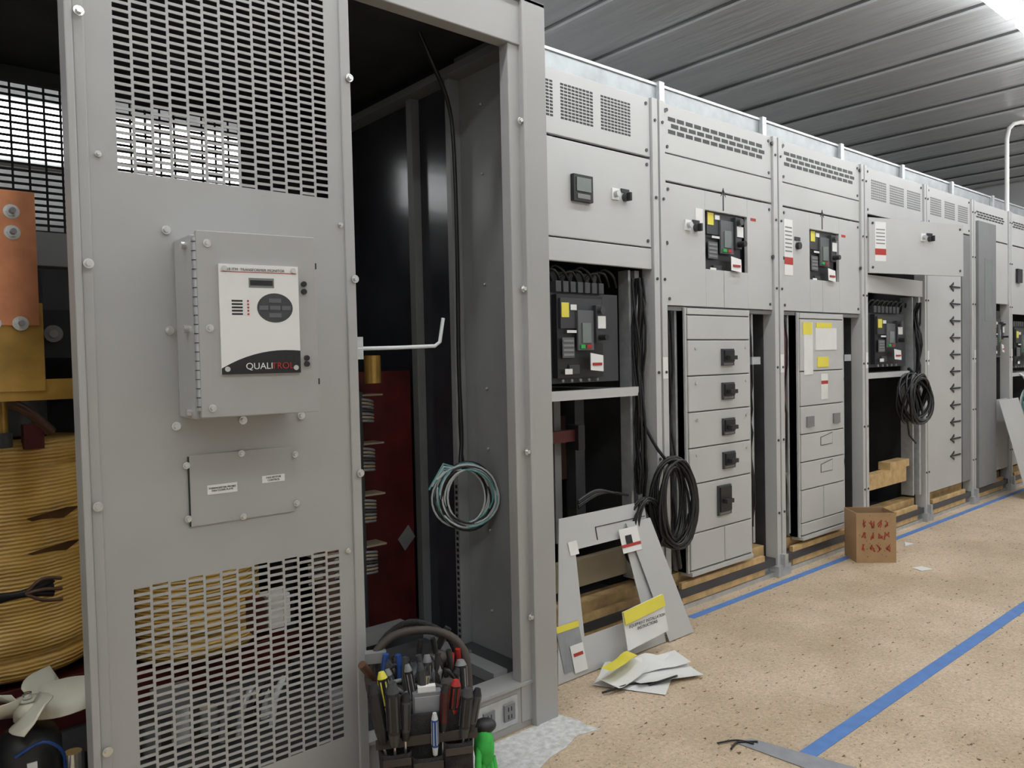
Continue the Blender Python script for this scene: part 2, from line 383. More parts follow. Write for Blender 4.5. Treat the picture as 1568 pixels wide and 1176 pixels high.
for k in range(3): m.tube([(.0,2.50,.63-.012*k),(.20,2.49,.62-.012*k),(.33,2.50,.605),(.41,2.51,.63-.02*k)],.011,CABLE,sub=4)
for k in range(3): m.tube([(.34,2.495,.605),(.38,2.49,.64-.03*k),(.43,2.5,.63-.03*k)],.005,BROWN,sub=3)
m.box(.40,.50,2.60,2.66,1.26,1.40,BLACK); m.cyl((.45,2.60,1.33),(.45,2.585,1.33),.025,GREYD); m.cyl((.45,2.585,1.33),(.45,2.58,1.33),.012,CHROME)
m.build(TR)
m=M('insulation_barrier'); m.box(1.36,1.70,2.62,2.63,.17,1.19,REDB); m.prism([(1.62,2.612,.52),(1.67,2.612,.57),(1.70,2.612,.52),(1.65,2.612,.47)],(0,.005,0),GREYD); m.build(TR)
m=M('tap_leads')
for z in(1.04,.86,.67,.48):
    for k in range(7):
        pts=[(1.20,2.54,z+.045-k*.014),(1.30,2.50,z+.055-k*.013),(1.40,2.48,z+.052-k*.013),(1.455,2.50,z+.04-k*.012),(1.47,2.56,z+.03-k*.011)]
        m.tube(pts,.0055,[GREYD,TANP,GREYD,STEELD][k%4],n=6,sub=3)
    m.box(1.2,1.5,2.50,2.58,z+.062,z+.068,TANP)
m.cyl((1.38,2.50,.2),(1.38,2.50,1.12),.03,STEELD); m.cyl((1.28,2.55,.2),(1.28,2.55,1.3),.05,BROWN)
m.cyl((1.43,2.45,1.15),(1.43,2.45,1.25),.03,BRASS)
m.box(1.2,1.45,2.3,2.34,.26,.31,GREYD); m.box(1.2,1.5,2.2,2.26,.20,.25,STEELD)
m.build(TR)
# clutter seen through lower vent
m=M('lower_vent_cabling')
for k in range(4):
    uu=.76+k*.05
    m.tube([(uu,2.2,.15),(uu+.02,2.22,.22),(uu+.06,2.25,.26),(uu+.03,2.28,.18)],.010,[GREYD,GALV,CABLE,WWIRE][k%4],sub=4)
for k in range(5): m.cyl((.60+k*.08,2.3,.14),(.60+k*.08,2.3,.22+.03*(k%2)),.025,[GREYD,WHITE,GALV][k%3])
m.box(.93,1.0,2.25,2.32,.42,.52,WHITE); m.box(.88,.92,2.25,2.3,.42,.52,REDB); m.box(.50,.56,2.25,2.3,.3,.42,REDB); m.box(.60,.70,2.25,2.3,.26,.32,GREYD)
m.build(TR)
# cooling fan
FN=empty('cooling_fan'); m=M('blades')
fc=Vector((.285,2.13,.425))
for k in range(5):
    a=k*2*math.pi/5-.35; d=Vector((math.cos(a),math.sin(a),0)); p=Vector((-d.y,d.x,0))
    vs=[];fs=[]
    for i in range(7):
        r=.02+.115*i/6; w=.014+.030*math.sin(math.pi*min(1,i/6*.8+.12))
        for s_ in(-1,0,1): vs.append(fc+d*r+p*w*s_+Vector((0,0,.030*s_+.006*(s_*s_)+.01*i/6)))
    for i in range(6):
        for j in range(2): fs.append((i*3+j,i*3+j+1,i*3+j+4,i*3+j+3))
    m.add(vs,fs,CREAM,True)
m.cyl(fc-Vector((0,0,.025)),fc+Vector((0,0,.02)),.03,CREAM,n=24); m.cyl(fc+Vector((0,0,.02)),fc+Vector((0,0,.035)),.01,CHROME,n=12)
o=m.build(FN); sd=o.modifiers.new('s','SOLIDIFY'); sd.thickness=.003
m=M('motor'); m.lathe((.285,2.13,.24),[(0,0),(.062,.0),(.068,.02),(.068,.10),(.055,.13),(.02,.14),(.012,.17),(0,.17)],BLACK,n=28)
m.cyl((.37,2.10,.16),(.37,2.10,.30),.020,CHROME); m.cyl((.42,2.13,.16),(.42,2.13,.28),.02,BLACK)
m.box(.0,.42,2.08,2.2,.131,.165,GREYD); m.cyl((.285,2.13,.16),(.285,2.13,.25),.05,STEELD); m.box(.27,.29,2.058,2.064,.28,.32,WHITE)
m.tube([(.25,2.07,.34),(.30,2.04,.37),(.34,2.05,.33),(.35,2.08,.26)],.004,BLUEP,sub=4)
m.build(FN)
# door cable and hanging coil of control wire
WB=empty('control_wire_coil'); m=M('drop_cable')
m.tube([(1.50,2.2,2.34),(1.56,2.21,2.25),(1.64,2.24,2.15),(1.67,2.25,2.0),(1.675,2.25,1.6),(1.67,2.25,1.2),(1.675,2.25,.95),(1.66,2.24,.86),(1.66,2.22,.83)],.008,CABLE,sub=4)
m.tube([(1.68,2.26,2.0),(1.685,2.26,1.5),(1.675,2.26,1.0),(1.68,2.25,.85)],.005,CABLE,sub=4)
m.build(WB)
m=M('wire_loops'); cc=Vector((1.665,2.215,.735)); R2=Vector((.80,.60*-1,0)).normalized()
for k in range(16):
    R=.105+random.uniform(-.018,.014); dx=random.uniform(-.012,.012); ph=random.uniform(0,6)
    pts=[cc+R2*(R*math.cos(t*math.pi/14)+dx)+Vector((0,0,1))*(R*(1.05+.06*math.sin(ph))*math.sin(t*math.pi/14))+Vector((0,1,0))*(.02*math.sin(t*math.pi/14+ph)) for t in range(28)]
    m.tube(pts,.004,[TEAL,WWIRE,CABLE,WWIRE,STEELD,WWIRE][k%6],n=6,closed=True)
for k in range(4): m.tube([cc+Vector((-.02,0,.10)),cc+R2*(-.08)+Vector((0,0,.09+.01*k)),cc+R2*(-.11-.01*k)+Vector((0,-.01,.065-.012*k))],.0042,[WWIRE,TEAL,WWIRE,TEAL][k])
m.build(WB)

# ------------------------------------------------------------ switchgear
S=2.27
def cover(m,u0,u1,z0,z1,mat=GREY,th=.02,v=S,scr=True):
    m.box(u0+.003,u1-.003,v,v+th,z0+.003,z1-.003,mat)
def cscrews(m,u0,u1,z0,z1,v=S):
    for uu in(u0+.03,u1-.03):
        for zz in(z0+.03,z1-.03): m.cyl((uu,v,zz),(uu,v-.004,zz),.008,STEELD,n=10)
def perf(m,u0,u1,z0,z1,cols,rows,v=S,mat=None):
    cw=(u1-u0)/cols; rh=(z1-z0)/rows
    for c in range(cols):
        for r in range(rows):
            m.box(u0+c*cw+cw*.10,u0+c*cw+cw*.90,v-.0012,v+.001,z0+r*rh+rh*.18,z0+r*rh+rh*.82,mat or BLACK)
def louvre(m,u0,u1,z0,z1,cols,rows,v=S):
    cw=(u1-u0)/cols; rh=(z1-z0)/rows
    for r in range(rows):
        off=cw*.35*(r%2)
        for c in range(cols):
            a=u0+c*cw+off
            m.box(a,a+cw*.80,v-.0012,v+.001,z0+r*rh+rh*.18,z0+r*rh+rh*.80,BLACK)
def breaker(m,u0,u1,z0,z1,v):
    w=u1-u0;h=z1-z0
    X=lambda t:u0+w*t
    Z=lambda t:z0+h*t
    m.box(u0,u1,v+.01,v+.22,z0,z1,BLKF)
    m.box(X(.06),X(.70),v-.02,v+.01,Z(.06),Z(.97),BLACK)            # fascia
    m.box(X(.09),X(.66),v-.03,v-.02,Z(.60),Z(.93),BLKF)
    m.box(X(.30),X(.52),v-.040,v-.03,Z(.36),Z(.80),FACE)
    m.box(X(.35),X(.47),v-.046,v-.04,Z(.44),Z(.66),LCD)
    m.box(X(.53),X(.64),v-.050,v-.03,Z(.44),Z(.86),BLKF)             # charging handle
    m.cyl((X(.585),v-.05,Z(.50)),(X(.585),v-.09,Z(.50)),w*.03,BLACK)
    m.cyl((X(.585),v-.05,Z(.80)),(X(.585),v-.07,Z(.80)),w*.035,STEELD)
    m.box(X(.10),X(.26),v-.034,v-.03,Z(.28),Z(.50),FACE)
    for k in range(4): m.box(X(.11),X(.25),v-.036,v-.034,Z(.30+.05*k),Z(.325+.05*k),GREYD)
    m.box(X(.10),X(.20),v-.0325,v-.03,Z(.72),Z(.88),YEL)
    m.box(X(.16),X(.29),v-.036,v-.034,Z(.55),Z(.58),WHITE)
    m.box(X(.40),X(.47),v-.048,v-.046,Z(.38),Z(.42),RED); m.box(X(.32),X(.38),v-.048,v-.04,Z(.38),Z(.42),GREEN)
    m.prism([(X(.42),v-.06,Z(.14)),(X(.60),v-.06,Z(.12)),(X(.62),v-.052,Z(.30)),(X(.44),v-.052,Z(.33))],(0,.003,0),WHITE)
    m.box(X(.45),X(.58),v-.0615,v-.058,Z(.19),Z(.22),RED)
    m.box(X(.20),X(.34),v-.028,v-.02,Z(.10),Z(.20),BLKF)
    for k in range(5): m.cyl((X(.12+.12*k),v-.02,Z(.03)),(X(.12+.12*k),v-.026,Z(.03)),w*.015,GREYD,n=8)
    m.box(X(.55),X(.66),v-.054,v-.05,Z(.60),Z(.74),WHITE); m.box(X(.22),X(.30),v-.034,v-.03,Z(.80),Z(.86),WHITE)
    m.box(X(.12),X(.22),v-.0375,v-.036,Z(.10),Z(.16),WHITE)
    # secondary terminals on top
    for k in range(7): m.box(X(.08+.1*k),X(.15+.1*k),v-.01,v+.08,z1,z1+.045,STEELD)
def pilot(m,u,z,v=S):
    m.box(u-.055,u-.012,v-.006,v,z-.025,z+.025,WHITE); m.cyl((u-.033,v-.006,z),(u-.033,v-.025,z),.014,GALV)
    m.box(u+.005,u+.06,v-.004,v,z+.012,z+.03,BLACK)
    m.cyl((u+.03,v,z-.008),(u+.03,v-.02,z-.008),.018,STEELD); m.box(u+.024,u+.036,v-.04,v-.02,z-.026,z+.01,BLACK)
def arrow_up(m,u,z,v=S,L=.10):
    m.box(u-.004,u+.004,v-.002,v,z,z+L,BLACK); m.prism([(u-.022,v-.002,z+L-.03),(u,v-.002,z+L+.015),(u+.022,v-.002,z+L-.03),(u,v-.002,z+L-.01)],(0,.002,0),BLACK)
def post(e,uc0,uc1):
    m=M('frame_post'); w=(uc1-uc0); g=w*.12
    m.box(uc0,uc0+w*.42,S-.012,S+.06,.0,2.40,GREY); m.box(uc1-w*.42,uc1,S-.012,S+.06,.0,2.40,GREY)
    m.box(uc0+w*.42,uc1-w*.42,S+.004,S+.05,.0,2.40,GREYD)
    for z in(.35,.75,1.15,1.58,1.95,2.3):
        for uu in(uc0+w*.2,uc1-w*.2): m.cyl((uu,S-.012,z),(uu,S-.017,z),.007,STEELD,n=10)
    m.box(uc0+w*.55,uc1-.004,S-.0135,S-.012,1.12,1.22,WHITE)
    m.box(uc0-.02,uc1+.02,S-.03,S+.06,.0,.06,GALV); m.box(uc0+w*.3,uc1-w*.3,S-.04,S-.012,.05,.12,GALV)
    m.build(e,.002)
def shell(e,u0,u1,back=3.05):
    m=M('cabinet_shell')
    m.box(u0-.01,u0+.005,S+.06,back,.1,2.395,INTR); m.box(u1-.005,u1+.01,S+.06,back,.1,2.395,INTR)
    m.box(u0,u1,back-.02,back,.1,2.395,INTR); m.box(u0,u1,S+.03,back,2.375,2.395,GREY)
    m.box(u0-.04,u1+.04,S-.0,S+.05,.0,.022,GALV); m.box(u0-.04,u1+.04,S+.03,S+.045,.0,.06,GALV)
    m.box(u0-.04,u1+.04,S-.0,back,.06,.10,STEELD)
    m.build(e)
    m=M('timber_shim'); m.box(u0+.02,u1-.02,S+.06,S+.15,.10,.165,WOOD)
    m.box(u0+.1,u1-.1,S+.005,S+.028,.025,.13,WOOD); m.build(e,.002)
def cable_bundle(m,u,z0,z1,v,n=6,r=.006,sp=.05):
    for k in range(n):
        ph=random.uniform(0,6); a=random.uniform(-sp,sp)/2
        pts=[(u+a+.012*math.sin(ph+i*.9),v+random.uniform(-.01,.01)+.02*math.sin(i+ph),z0+(z1-z0)*i/9) for i in range(10)]
        m.tube(pts,r,CABLE,n=6)
def loops(m,c,R,n,r,mats,dirv=(1,0,0),squash=1.1,tilt=.03):
    d=Vector(dirv).normalized(); c=Vector(c); y=Vector((0,0,1)).cross(d)
    for k in range(n):
        RR=R*random.uniform(.78,1.06); ph=random.uniform(0,6); ox=random.uniform(-.02,.02)
        pts=[c+d*(RR*math.cos(t*math.pi/13)+ox)+Vector((0,0,RR*squash*math.sin(t*math.pi/13)))+y*(tilt*math.sin(t*math.pi/13+ph)) for t in range(26)]
        m.tube(pts,r,mats[k%len(mats)],n=6,closed=True)
def handle(m,u0,u1,z0,z1,v=S):
    m.box(u0,u1,v-.012,v,z0,z1,STEELD); uc=(u0+u1)/2; zc=(z0+z1)/2
    m.box(u0+.008,u1-.008,v-.02,v-.012,z0+.02,z1-.008,BLACK)
    m.box(uc-.03,uc+.03,v-.045,v-.02,zc-.012,zc+.008,BLACK); m.box(u0+.01,u1-.01,v-.0125,v-.012,z0+.004,z0+.014,GREYD)

# --- section 1: u 1.86..2.80
e=empty('switchgear_cabinet'); u0,u1=1.86,2.80
shell(e,u0,u1)
m=M('covers'); cover(m,u0,u1,2.13,2.40); cover(m,u0,u1,1.72,2.125); cover(m,u0,u1,1.62,1.72); m.build(e,.003)
m=M('cover_details')
for a,b in((2.0,2.19),(2.23,2.425),(2.47,2.665)): perf(m,a,b,2.20,2.35,9,11)
cscrews(m,u0,u1,2.13,2.40); cscrews(m,u0,u1,1.72,2.125)
m.box(2.28,2.395,S-.02,S,1.875,1.985,BLACK); m.box(2.295,2.38,S-.024,S-.02,1.915,1.972,LCD); m.box(2.30,2.375,S-.0225,S-.02,1.885,1.905,GREYD)
pilot(m,2.585,1.935); m.build(e,.001)
m=M('air_circuit_breaker'); breaker(m,2.17,2.60,1.12,1.50,S+.03); m.build(e,.002)
m=M('interior')
m.box(u0,2.68,S+.02,S+.55,1.065,1.085,GREY); m.box(u0,2.69,S,S+.02,1.05,1.09,GREY)
m.box(2.70,2.715,S+.06,S+.12,.2,1.62,GALV); m.box(2.745,2.775,S+.06,S+.12,.2,1.62,GALV)
m.box(2.10,2.42,S+.12,S+.15,.86,.91,REDB); m.box(2.40,2.44,S+.1,S+.18,.82,.93,BLACK)
m.cyl((2.14,S+.12,.55),(2.14,S+.12,1.03),.025,TANP); m.cyl((2.23,S+.25,.4),(2.23,S+.25,1.05),.02,GREYD)
m.box(2.35,2.39,S+.2,S+.24,.4,1.06,GREYD); m.box(2.5,2.67,S+.35,S+.37,.65,.95,BROWN); m.box(2.48,2.54,S+.2,S+.26,.4,1.06,STEELD)
m.box(2.1,2.75,S+.30,S+.33,.40,.46,WOOD); m.box(2.0,2.78,S+.1,S+.14,.22,.34,TANP)
for k in range(9): m.tube([(2.12+k*.05,S+.1,1.50),(2.13+k*.05,S+.07,1.57+.02*(k%3)),(2.18+k*.05,S+.05,1.59),(2.24+k*.05,S+.08,1.54)],.006,CABLE,sub=3)
m.box(2.15,2.6,S+.14,S+.22,1.56,1.60,GREYD)
m.build(e)
m=M('wiring'); cable_bundle(m,2.715,.60,1.58,S+.02,9,.0065,.06)
loops(m,(2.84,S-.07,.55),.125,16,.0065,[CABLE],squash=1.6)
loops(m,(2.66,S-.05,.44),.10,8,.0065,[CABLE],squash=1.5)
m.tube([(2.72,S+.02,.95),(2.78,S-.03,.8),(2.86,S-.07,.7)],.008,CABLE,sub=4); m.tube([(2.86,S-.06,.38),(2.87,S-.07,.28),(2.89,S-.06,.24)],.012,CABLE,sub=4)
for k in range(4): m.tube([(2.35,S+.06,.58+.01*k),(2.45,S+.05,.62+.008*k),(2.56,S+.05,.62),(2.64,S+.03,.60)],.006,[CABLE,STEELD][k%2],sub=4)
m.build(e)
post(e,2.80,2.89)
def feeder_section(u0,u1,w0,w1,p0,p1,kind):
    e=empty('switchgear_cabinet'); shell(e,u0,u1)
    m=M('covers')
    cover(m,u0,u1,2.17,2.40); cover(m,u0,u1,2.04,2.17)
    uc=(w0+w1)/2-.03
    zb,zt=1.65,1.94
    m.box(u0+.003,w0,S,S+.02,1.463,2.033,GREY); m.box(w1,u1-.003,S,S+.02,1.463,2.033,GREY)
    m.box(w0,w1,S,S+.02,zt,2.033,GREY); m.box(w0,uc-.002,S,S+.02,1.463,zb,GREY); m.box(uc+.002,w1,S,S+.02,1.463,zb,GREY)
    m.build(e,.002)
    m=M('cover_details'); louvre(m,u0+.04,u1-.08,2.258,2.346,12,3)
    cscrews(m,u0,u1,2.17,2.40); cscrews(m,u0,u1,1.463,2.033)
    for uu in(u0+.006,u1-.006):
        for zz in(2.36,1.75): m.cyl((uu,S-.002,zz),(uu,S-.012,zz),.010,STEELD,n=10)
    arrow_up(m,uc,1.95)
    m.box(w1+.03,w1+.08,S-.001,S,1.925,1.94,INKR)
    if kind==2: pilot(m,3.10,1.85); m.box(3.13,3.19,S-.002,S,1.84,1.94,WHITE)
    else:
        m.box(u0+.03,u0+.12,S-.002,S,1.66,1.97,WHITE); m.box(u0+.03,u0+.12,S-.003,S-.002,1.72,1.76,INKR)
        for k in range(7): m.box(u0+.04,u0+.11,S-.003,S-.002,1.79+k*.022,1.797+k*.022,GREYD)
        m.cyl((u0+.17,S,1.83),(u0+.17,S-.02,1.83),.02,BLACK); m.box(u0+.14,u0+.2,S-.004,S,1.86,1.88,BLACK)
    m.build(e)
    m=M('air_circuit_breaker'); breaker(m,w0-.01,w1+.12,1.60,1.98,S+.045); m.build(e,.002)
    # inner feeder column
    m=M('feeder_column')
    m.box(p0-.012,p1+.012,S+.004,S+.06,.17,1.455,GREYD); m.box(p0-.012,p0,S-.006,S+.4,.17,1.455,GREY)
    m.box(p1,p1+.012,S-.006,S+.02,.17,1.455,GREY)
    def d(a,b,z0,z1): m.box(a+.003,b-.003,S-.012,S+.005,z0+.003,z1-.003,GREY)
    if kind==2:
        zs=[1.455,1.42,1.30,1.125,.95,.775,.60,.36]
        for i in range(len(zs)-1): d(p0,p1,zs[i+1],zs[i])
        mid=(p0+p1)/2+.02; d(p0,mid,.18,.36); d(mid,p1,.18,.36)
    else:
        for z0,z1 in((1.42,1.455),(1.12,1.42),(.92,1.12),(.76,.92),(.60,.76),(.44,.60)): d(p0,p1,z0,z1)
        mid=(p0+p1)/2; d(p0,mid,.25,.44); d(mid,p1,.25,.44); d(p0,p1,.18,.25)
    m.build(e,.003)
    m=M('feeder_handles'); vv=S-.012
    if kind==2:
        for z in(1.21,1.04,.86,.69): handle(m,p0+.27,p0+.37,z-.04,z+.045,vv); m.cyl((p0+.06,vv,z+.05),(p0+.06,vv-.004,z+.05),.008,GALV); m.cyl((p1-.04,vv,z+.05),(p1-.04,vv-.004,z+.05),.008,GALV)
        handle(m,p0+.22,p0+.33,.42,.57,vv)
    else:
        m.box(p0+.04,p0+.14,vv-.002,vv,1.10,1.40,PAPER); m.box(p0+.03,p0+.13,vv-.003,vv,1.33,1.40,YEL)
        m.box(p0+.17,p0+.42,vv-.003,vv,1.24,1.37,PAPER); m.box(p0+.18,p0+.36,vv-.004,vv,1.37,1.40,YEL); m.box(p0+.19,p0+.32,vv-.003,vv,1.14,1.20,YEL); m.box(p0+.23,p0+.31,vv-.003,vv,.95,1.10,PAPER); m.box(p0+.23,p0+.31,vv-.004,vv-.003,1.04,1.06,INKR)
        m.box(p0+.06,p0+.14,vv-.008,vv,.80,.86,GREYD); m.box(p1-.14,p1-.06,vv-.008,vv,.80,.86,GREYD)
        for z in(.68,.52): m.prism([(p0+.22,vv-.002,z),(p0+.36,vv-.002,z),(p0+.36,vv-.002,z+.07),(p0+.22,vv-.002,z+.05)],(0,.002,0),STEELD); m.prism([(p0+.224,vv-.003,z+.004),(p0+.356,vv-.003,z+.004),(p0+.356,vv-.003,z+.065),(p0+.224,vv-.003,z+.046)],(0,.002,0),GREY)
    m.build(e,.001)
    m=M('side_wireway')
    for k,z in enumerate((1.30,1.12,1.0,.88,.74,.62,.50,.34)):
        m.box(u0+.04,p0-.05,S+.05,S+.13,z-.04,z+.025,[BROWN,STEELD,BLACK,GREYD][k%4])
        m.cyl((u0+.07,S+.05,z),(u0+.07,S+.04,z),.012,[TANP,GREYD][k%2])
    if kind==3: m.box(u0+.05,u0+.075,S+.03,S+.06,.8,1.45,RED); m.box(u0+.04,u0+.12,S+.04,S+.10,.42,.55,TANP)
    cable_bundle(m,p1+.06,.3,1.44,S+.04,7,.006,.05); cable_bundle(m,u0+.05,.2,1.44,S+.03,4,.006,.04)
    m.box(p1+.11,p1+.13,S+.05,S+.08,.2,1.45,GALV); m.box(u0+.105,u0+.12,S+.03,S+.06,.2,1.45,GALV)
    m.box(p1+.04,p1+.12,S+.0,S+.02,1.17,1.21,GALV)
    m.build(e)
    m=M('fixing_rail'); m.box(u0,u1,S+.01,S+.06,1.44,1.46,GREYD); m.box(p0,p1,S-.02,S+.05,.155,.175,GREY); m.build(e)
    return e
e=feeder_section(2.89,3.82,3.21,3.58,3.04,3.57,2); post(e,3.82,3.91)
e=feeder_section(3.91,4.84,4.22,4.57,4.08,4.59,3); post(e,4.84,4.92)
# --- section 4
e=empty('switchgear_cabinet'); u0,u1=4.92,5.80; shell(e,u0,u1)
m=M('covers'); cover(m,u0,u1,2.10,2.40); cover(m,u0,u1,1.60,1.72); m.build(e,.003)
m=M('cover_details')
for a in(5.0,5.27,5.54): perf(m,a,a+.22,2.20,2.33,8,8,mat=GREYD)
cscrews(m,u0,u1,2.10,2.40); m.build(e)
T=Matrix.Translation((4.925,S-.002,0))@Matrix.Rotation(math.radians(-15.5),4,'Z')
m=M('open_door',T); m.box(0,.905,-.022,0,1.725,2.075,GREY); m.box(.05,.15,-.0235,-.022,1.80,2.05,WHITE); m.box(.05,.15,-.0245,-.0235,1.84,1.88,INKR)
for k in range(5): m.box(.06,.14,-.0245,-.0235,1.91+k*.022,1.917+k*.022,GREYD)
pilot(m,.53,1.97,-.022)
for uu in(.03,.87):
    for zz in(1.76,2.04): m.cyl((uu,-.022,zz),(uu,-.026,zz),.008,STEELD)
m.build(e,.002)
m=M('air_circuit_breaker'); breaker(m,5.05,5.62,1.12,1.48,S+.04); m.build(e,.002)
m=M('interior'); m.box(u0,5.62,S,S+.5,1.05,1.085,GREY); m.box(5.66,5.68,S+.02,S+.1,.2,1.6,GALV); m.box(5.72,5.75,S+.0,S+.1,.2,1.6,GALV)
m.box(u0+.02,5.6,S+.3,S+.33,.5,1.0,BROWN); m.box(u0+.02,5.55,S+.02,S+.08,.32,.42,WOOD); m.box(5.3,5.6,S+.02,S+.1,.42,.47,WOOD)
for k in range(8): m.tube([(5.05+k*.07,S+.08,1.48),(5.07+k*.07,S+.05,1.55),(5.14+k*.07,S+.05,1.56),(5.2+k*.07,S+.08,1.5)],.007,CABLE,sub=3)
cable_bundle(m,5.70,.9,1.56,S,6,.007,.05); m.build(e)
m=M('wiring'); loops(m,(5.45,S-.08,.90),.17,18,.008,[CABLE],squash=.95,tilt=.05)
m.tube([(5.6,S+.02,1.1),(5.55,S-.05,1.05),(5.5,S-.08,1.0)],.012,CABLE); m.tube([(5.35,S-.07,.78),(5.36,S-.08,.66),(5.44,S-.09,.6)],.006,CABLE); m.build(e)
post(e,5.80,5.87)
# --- section 5
e=empty('switchgear_cabinet'); u0,u1=5.87,6.70; shell(e,u0,u1)
m=M('covers'); cover(m,u0,u1,2.12,2.40); cover(m,u0,u0+.64,.19,2.115); cover(m,u0+.66,u1,.19,2.115,GREYD); m.build(e,.003)
m=M('cover_details')
for a in(5.93,6.19,6.45): perf(m,a,a+.2,2.20,2.33,7,8,mat=GREYD)
for k in range(13):
    z=.42+k*.128; uu=6.28
    m.box(uu,uu+.20,S-.006,S,z-.006,z+.006,BLACK); m.prism([(uu,S-.006,z),(uu+.07,S-.006,z+.035),(uu+.07,S-.006,z+.015)],(0,.005,0),BLACK); m.prism([(uu,S-.006,z),(uu+.07,S-.006,z-.035),(uu+.07,S-.006,z-.015)],(0,.005,0),BLACK)
cscrews(m,u0,u1,2.12,2.40); m.build(e)
post(e,6.70,6.78)
# --- section 6
e=empty('switchgear_cabinet'); u0,u1=6.78,7.56; shell(e,u0,u1)
m=M('covers'); cover(m,u0,u1,2.12,2.40); m.box(u0+.01,7.18,S-.03,S-.005,.12,2.24,GREYD); m.box(6.92,7.08,S-.032,S-.03,1.45,1.95,LCD); cover(m,7.22,u1,1.60,2.115); cover(m,7.22,u1,.2,.80)  # ajar door coloured darker to stand for the shade on it
m.build(e,.003)
m=M('cover_details'); louvre(m,u0+.05,u1-.1,2.27,2.33,9,3); m.build(e)
m=M('air_circuit_breaker'); breaker(m,7.25,7.52,1.15,1.5,S+.04); m.build(e)
post(e,7.56,7.64)
# --- sections 7, 8, 9
for (u0,u1) in((7.64,8.5),(8.58,9.44),(9.52,10.3)):
    e=empty('switchgear_cabinet'); shell(e,u0,u1)
    m=M('covers'); cover(m,u0,u1,2.12,2.40); cover(m,u0,u1,1.52,2.115); cover(m,u0,u1,.2,.75); m.build(e,.003)
    m=M('cover_details'); louvre(m,u0+.05,u1-.1,2.27,2.33,10,3); m.box(u0+.12,u0+.24,S-.02,S,1.8,1.92,BLACK); m.build(e)
    m=M('air_circuit_breaker'); breaker(m,u0+.12,u1-.2,1.05,1.42,S+.04); m.box(u0,u1-.05,S,S+.3,.98,1.01,GREY); m.build(e)
    post(e,u1,u1+.08)
# roof duct band
e=empty('galvanised_top_duct'); m=M('duct_sheet'); m.box(1.80,10.38,2.46,2.50,2.396,2.575,DUCT); m.box(1.80,10.38,2.43,2.46,2.396,2.41,DUCT)
m.box(1.80,10.38,2.452,2.50,2.565,2.58,GALV)
u=2.15
while u<10.2: m.box(u,u+.04,2.435,2.46,2.41,2.585,GALV); u+=.93
m.build(e,.002)

# ------------------------------------------------------------ floor things
def strip(name,x0,x1,y0,y1,mat,h=.0015):
    m=M(name); m.box(x0,x1,y0,y1,.0005,h,mat); return m.build()
strip('blue_floor_tape',2.12,10.9,1.165,1.215,TAPEB)
strip('blue_floor_tape',2.93,10.3,2.165,2.205,TAPEB)
m=M('duct_tape_strip'); m.prism([(2.07,1.38,.0017),(2.13,1.36,.0017),(2.20,1.05,.0017),(2.10,1.02,.0017)],(0,0,.001),TAPEG); m.build()
m=M('cable_tie'); m.tube([(2.02,1.36,.006),(2.07,1.37,.006),(2.12,1.33,.006)],.003,CABLE,sub=4); m.tube([(2.02,1.41,.006),(2.08,1.38,.006),(2.10,1.33,.006)],.003,CABLE,sub=4); m.build()
m=M('white_floor_patch'); m.prism([(1.30,1.72,.0005),(1.42,1.67,.0005),(1.50,1.68,.0005),(1.58,1.71,.0005),(1.66,1.72,.0005),(1.74,1.75,.0005),(1.83,1.73,.0005),(1.815,1.78,.0005),(1.82,1.83,.0005),(1.80,1.895,.0005),(1.32,1.895,.0005)],(0,0,.0015),CONC); m.build()
# cardboard box
BX=empty('cardboard_box')
ang=math.atan2(-.16,.15); T=Matrix.Translation((4.385,2.09,0))@Matrix.Rotation(ang+.05,4,'Z')
m=M('box_walls',T); w,d_,h,t=.225,.185,.29,.004
m.box(0,w,0,t,.001,h,CARD); m.box(0,w,d_-t,d_,.001,h,CARD); m.box(0,t,t,d_-t,.001,h,CARD); m.box(w-t,w,t,d_-t,.001,h,CARD); m.box(t,w-t,t,d_-t,.001,.006,CARDI)
m.box(t,w-t,t,t+.002,.01,h-.002,CARDI); m.box(t,w-t,d_-t-.002,d_-t,.01,h-.002,CARDI)
m.build(BX)
m=M('red_print',T)
for r in range(3):
    for c in range(4):
        x=.03+c*.042+random.uniform(-.004,.004); z=.225-r*.07
        pts=[(x+random.uniform(0,.034),-.0012,z+random.uniform(-.022,.026)) for _ in range(7)]
        m.tube(pts,.0024,INKR,n=4)
for k in range(22): 
    x=random.uniform(.01,.21); z=random.uniform(.015,.28); m.box(x,x+.004,-.001,0,z,z+.003,BLACK)
m.build(BX)
# leaning panels
def lp(u,s,z=None): return Vector((u,2.222-.155*s,.575*(1-s)+.004))
LPN=empty('leaning_cover_panel'); m=M('cutout_panel')
O=[lp(2.13,0),lp(2.655,0),lp(2.60,1),lp(1.96,1)]; I=[lp(2.185,.22),lp(2.48,.22),lp(2.50,.78),lp(2.14,.78)]
nrm=Vector((0,-.961,-.276))*-.004
for i in range(4):
    j=(i+1)%4; m.prism([O[i],O[j],I[j],I[i]],nrm,GREY)
m.build(LPN)
m=M('plain_panel'); o=Vector((0,-.012,0))
m.prism([lp(2.50,.12)+o,lp(2.66,.12)+o,lp(2.78,1)+o,lp(2.61,1)+o],nrm,GREY)
o=Vector((0,-.002,0))
m.prism([lp(2.32,.10)+o,lp(2.64,.10)+o,lp(2.64,.105)+o,lp(2.32,.105)+o],nrm*.2,BLACK); m.prism([lp(2.32,.10)+o,lp(2.325,.10)+o,lp(2.322,.19)+o,lp(2.317,.19)+o],nrm*.2,BLACK)
def stk(a,b,s0,s1,mat,dv=-.004,sk=0):
    o=Vector((0,dv,0)); m.prism([lp(a,s0)+o,lp(b,s0)+o,lp(b+sk,s1)+o,lp(a+sk,s1)+o],nrm*.2,mat)
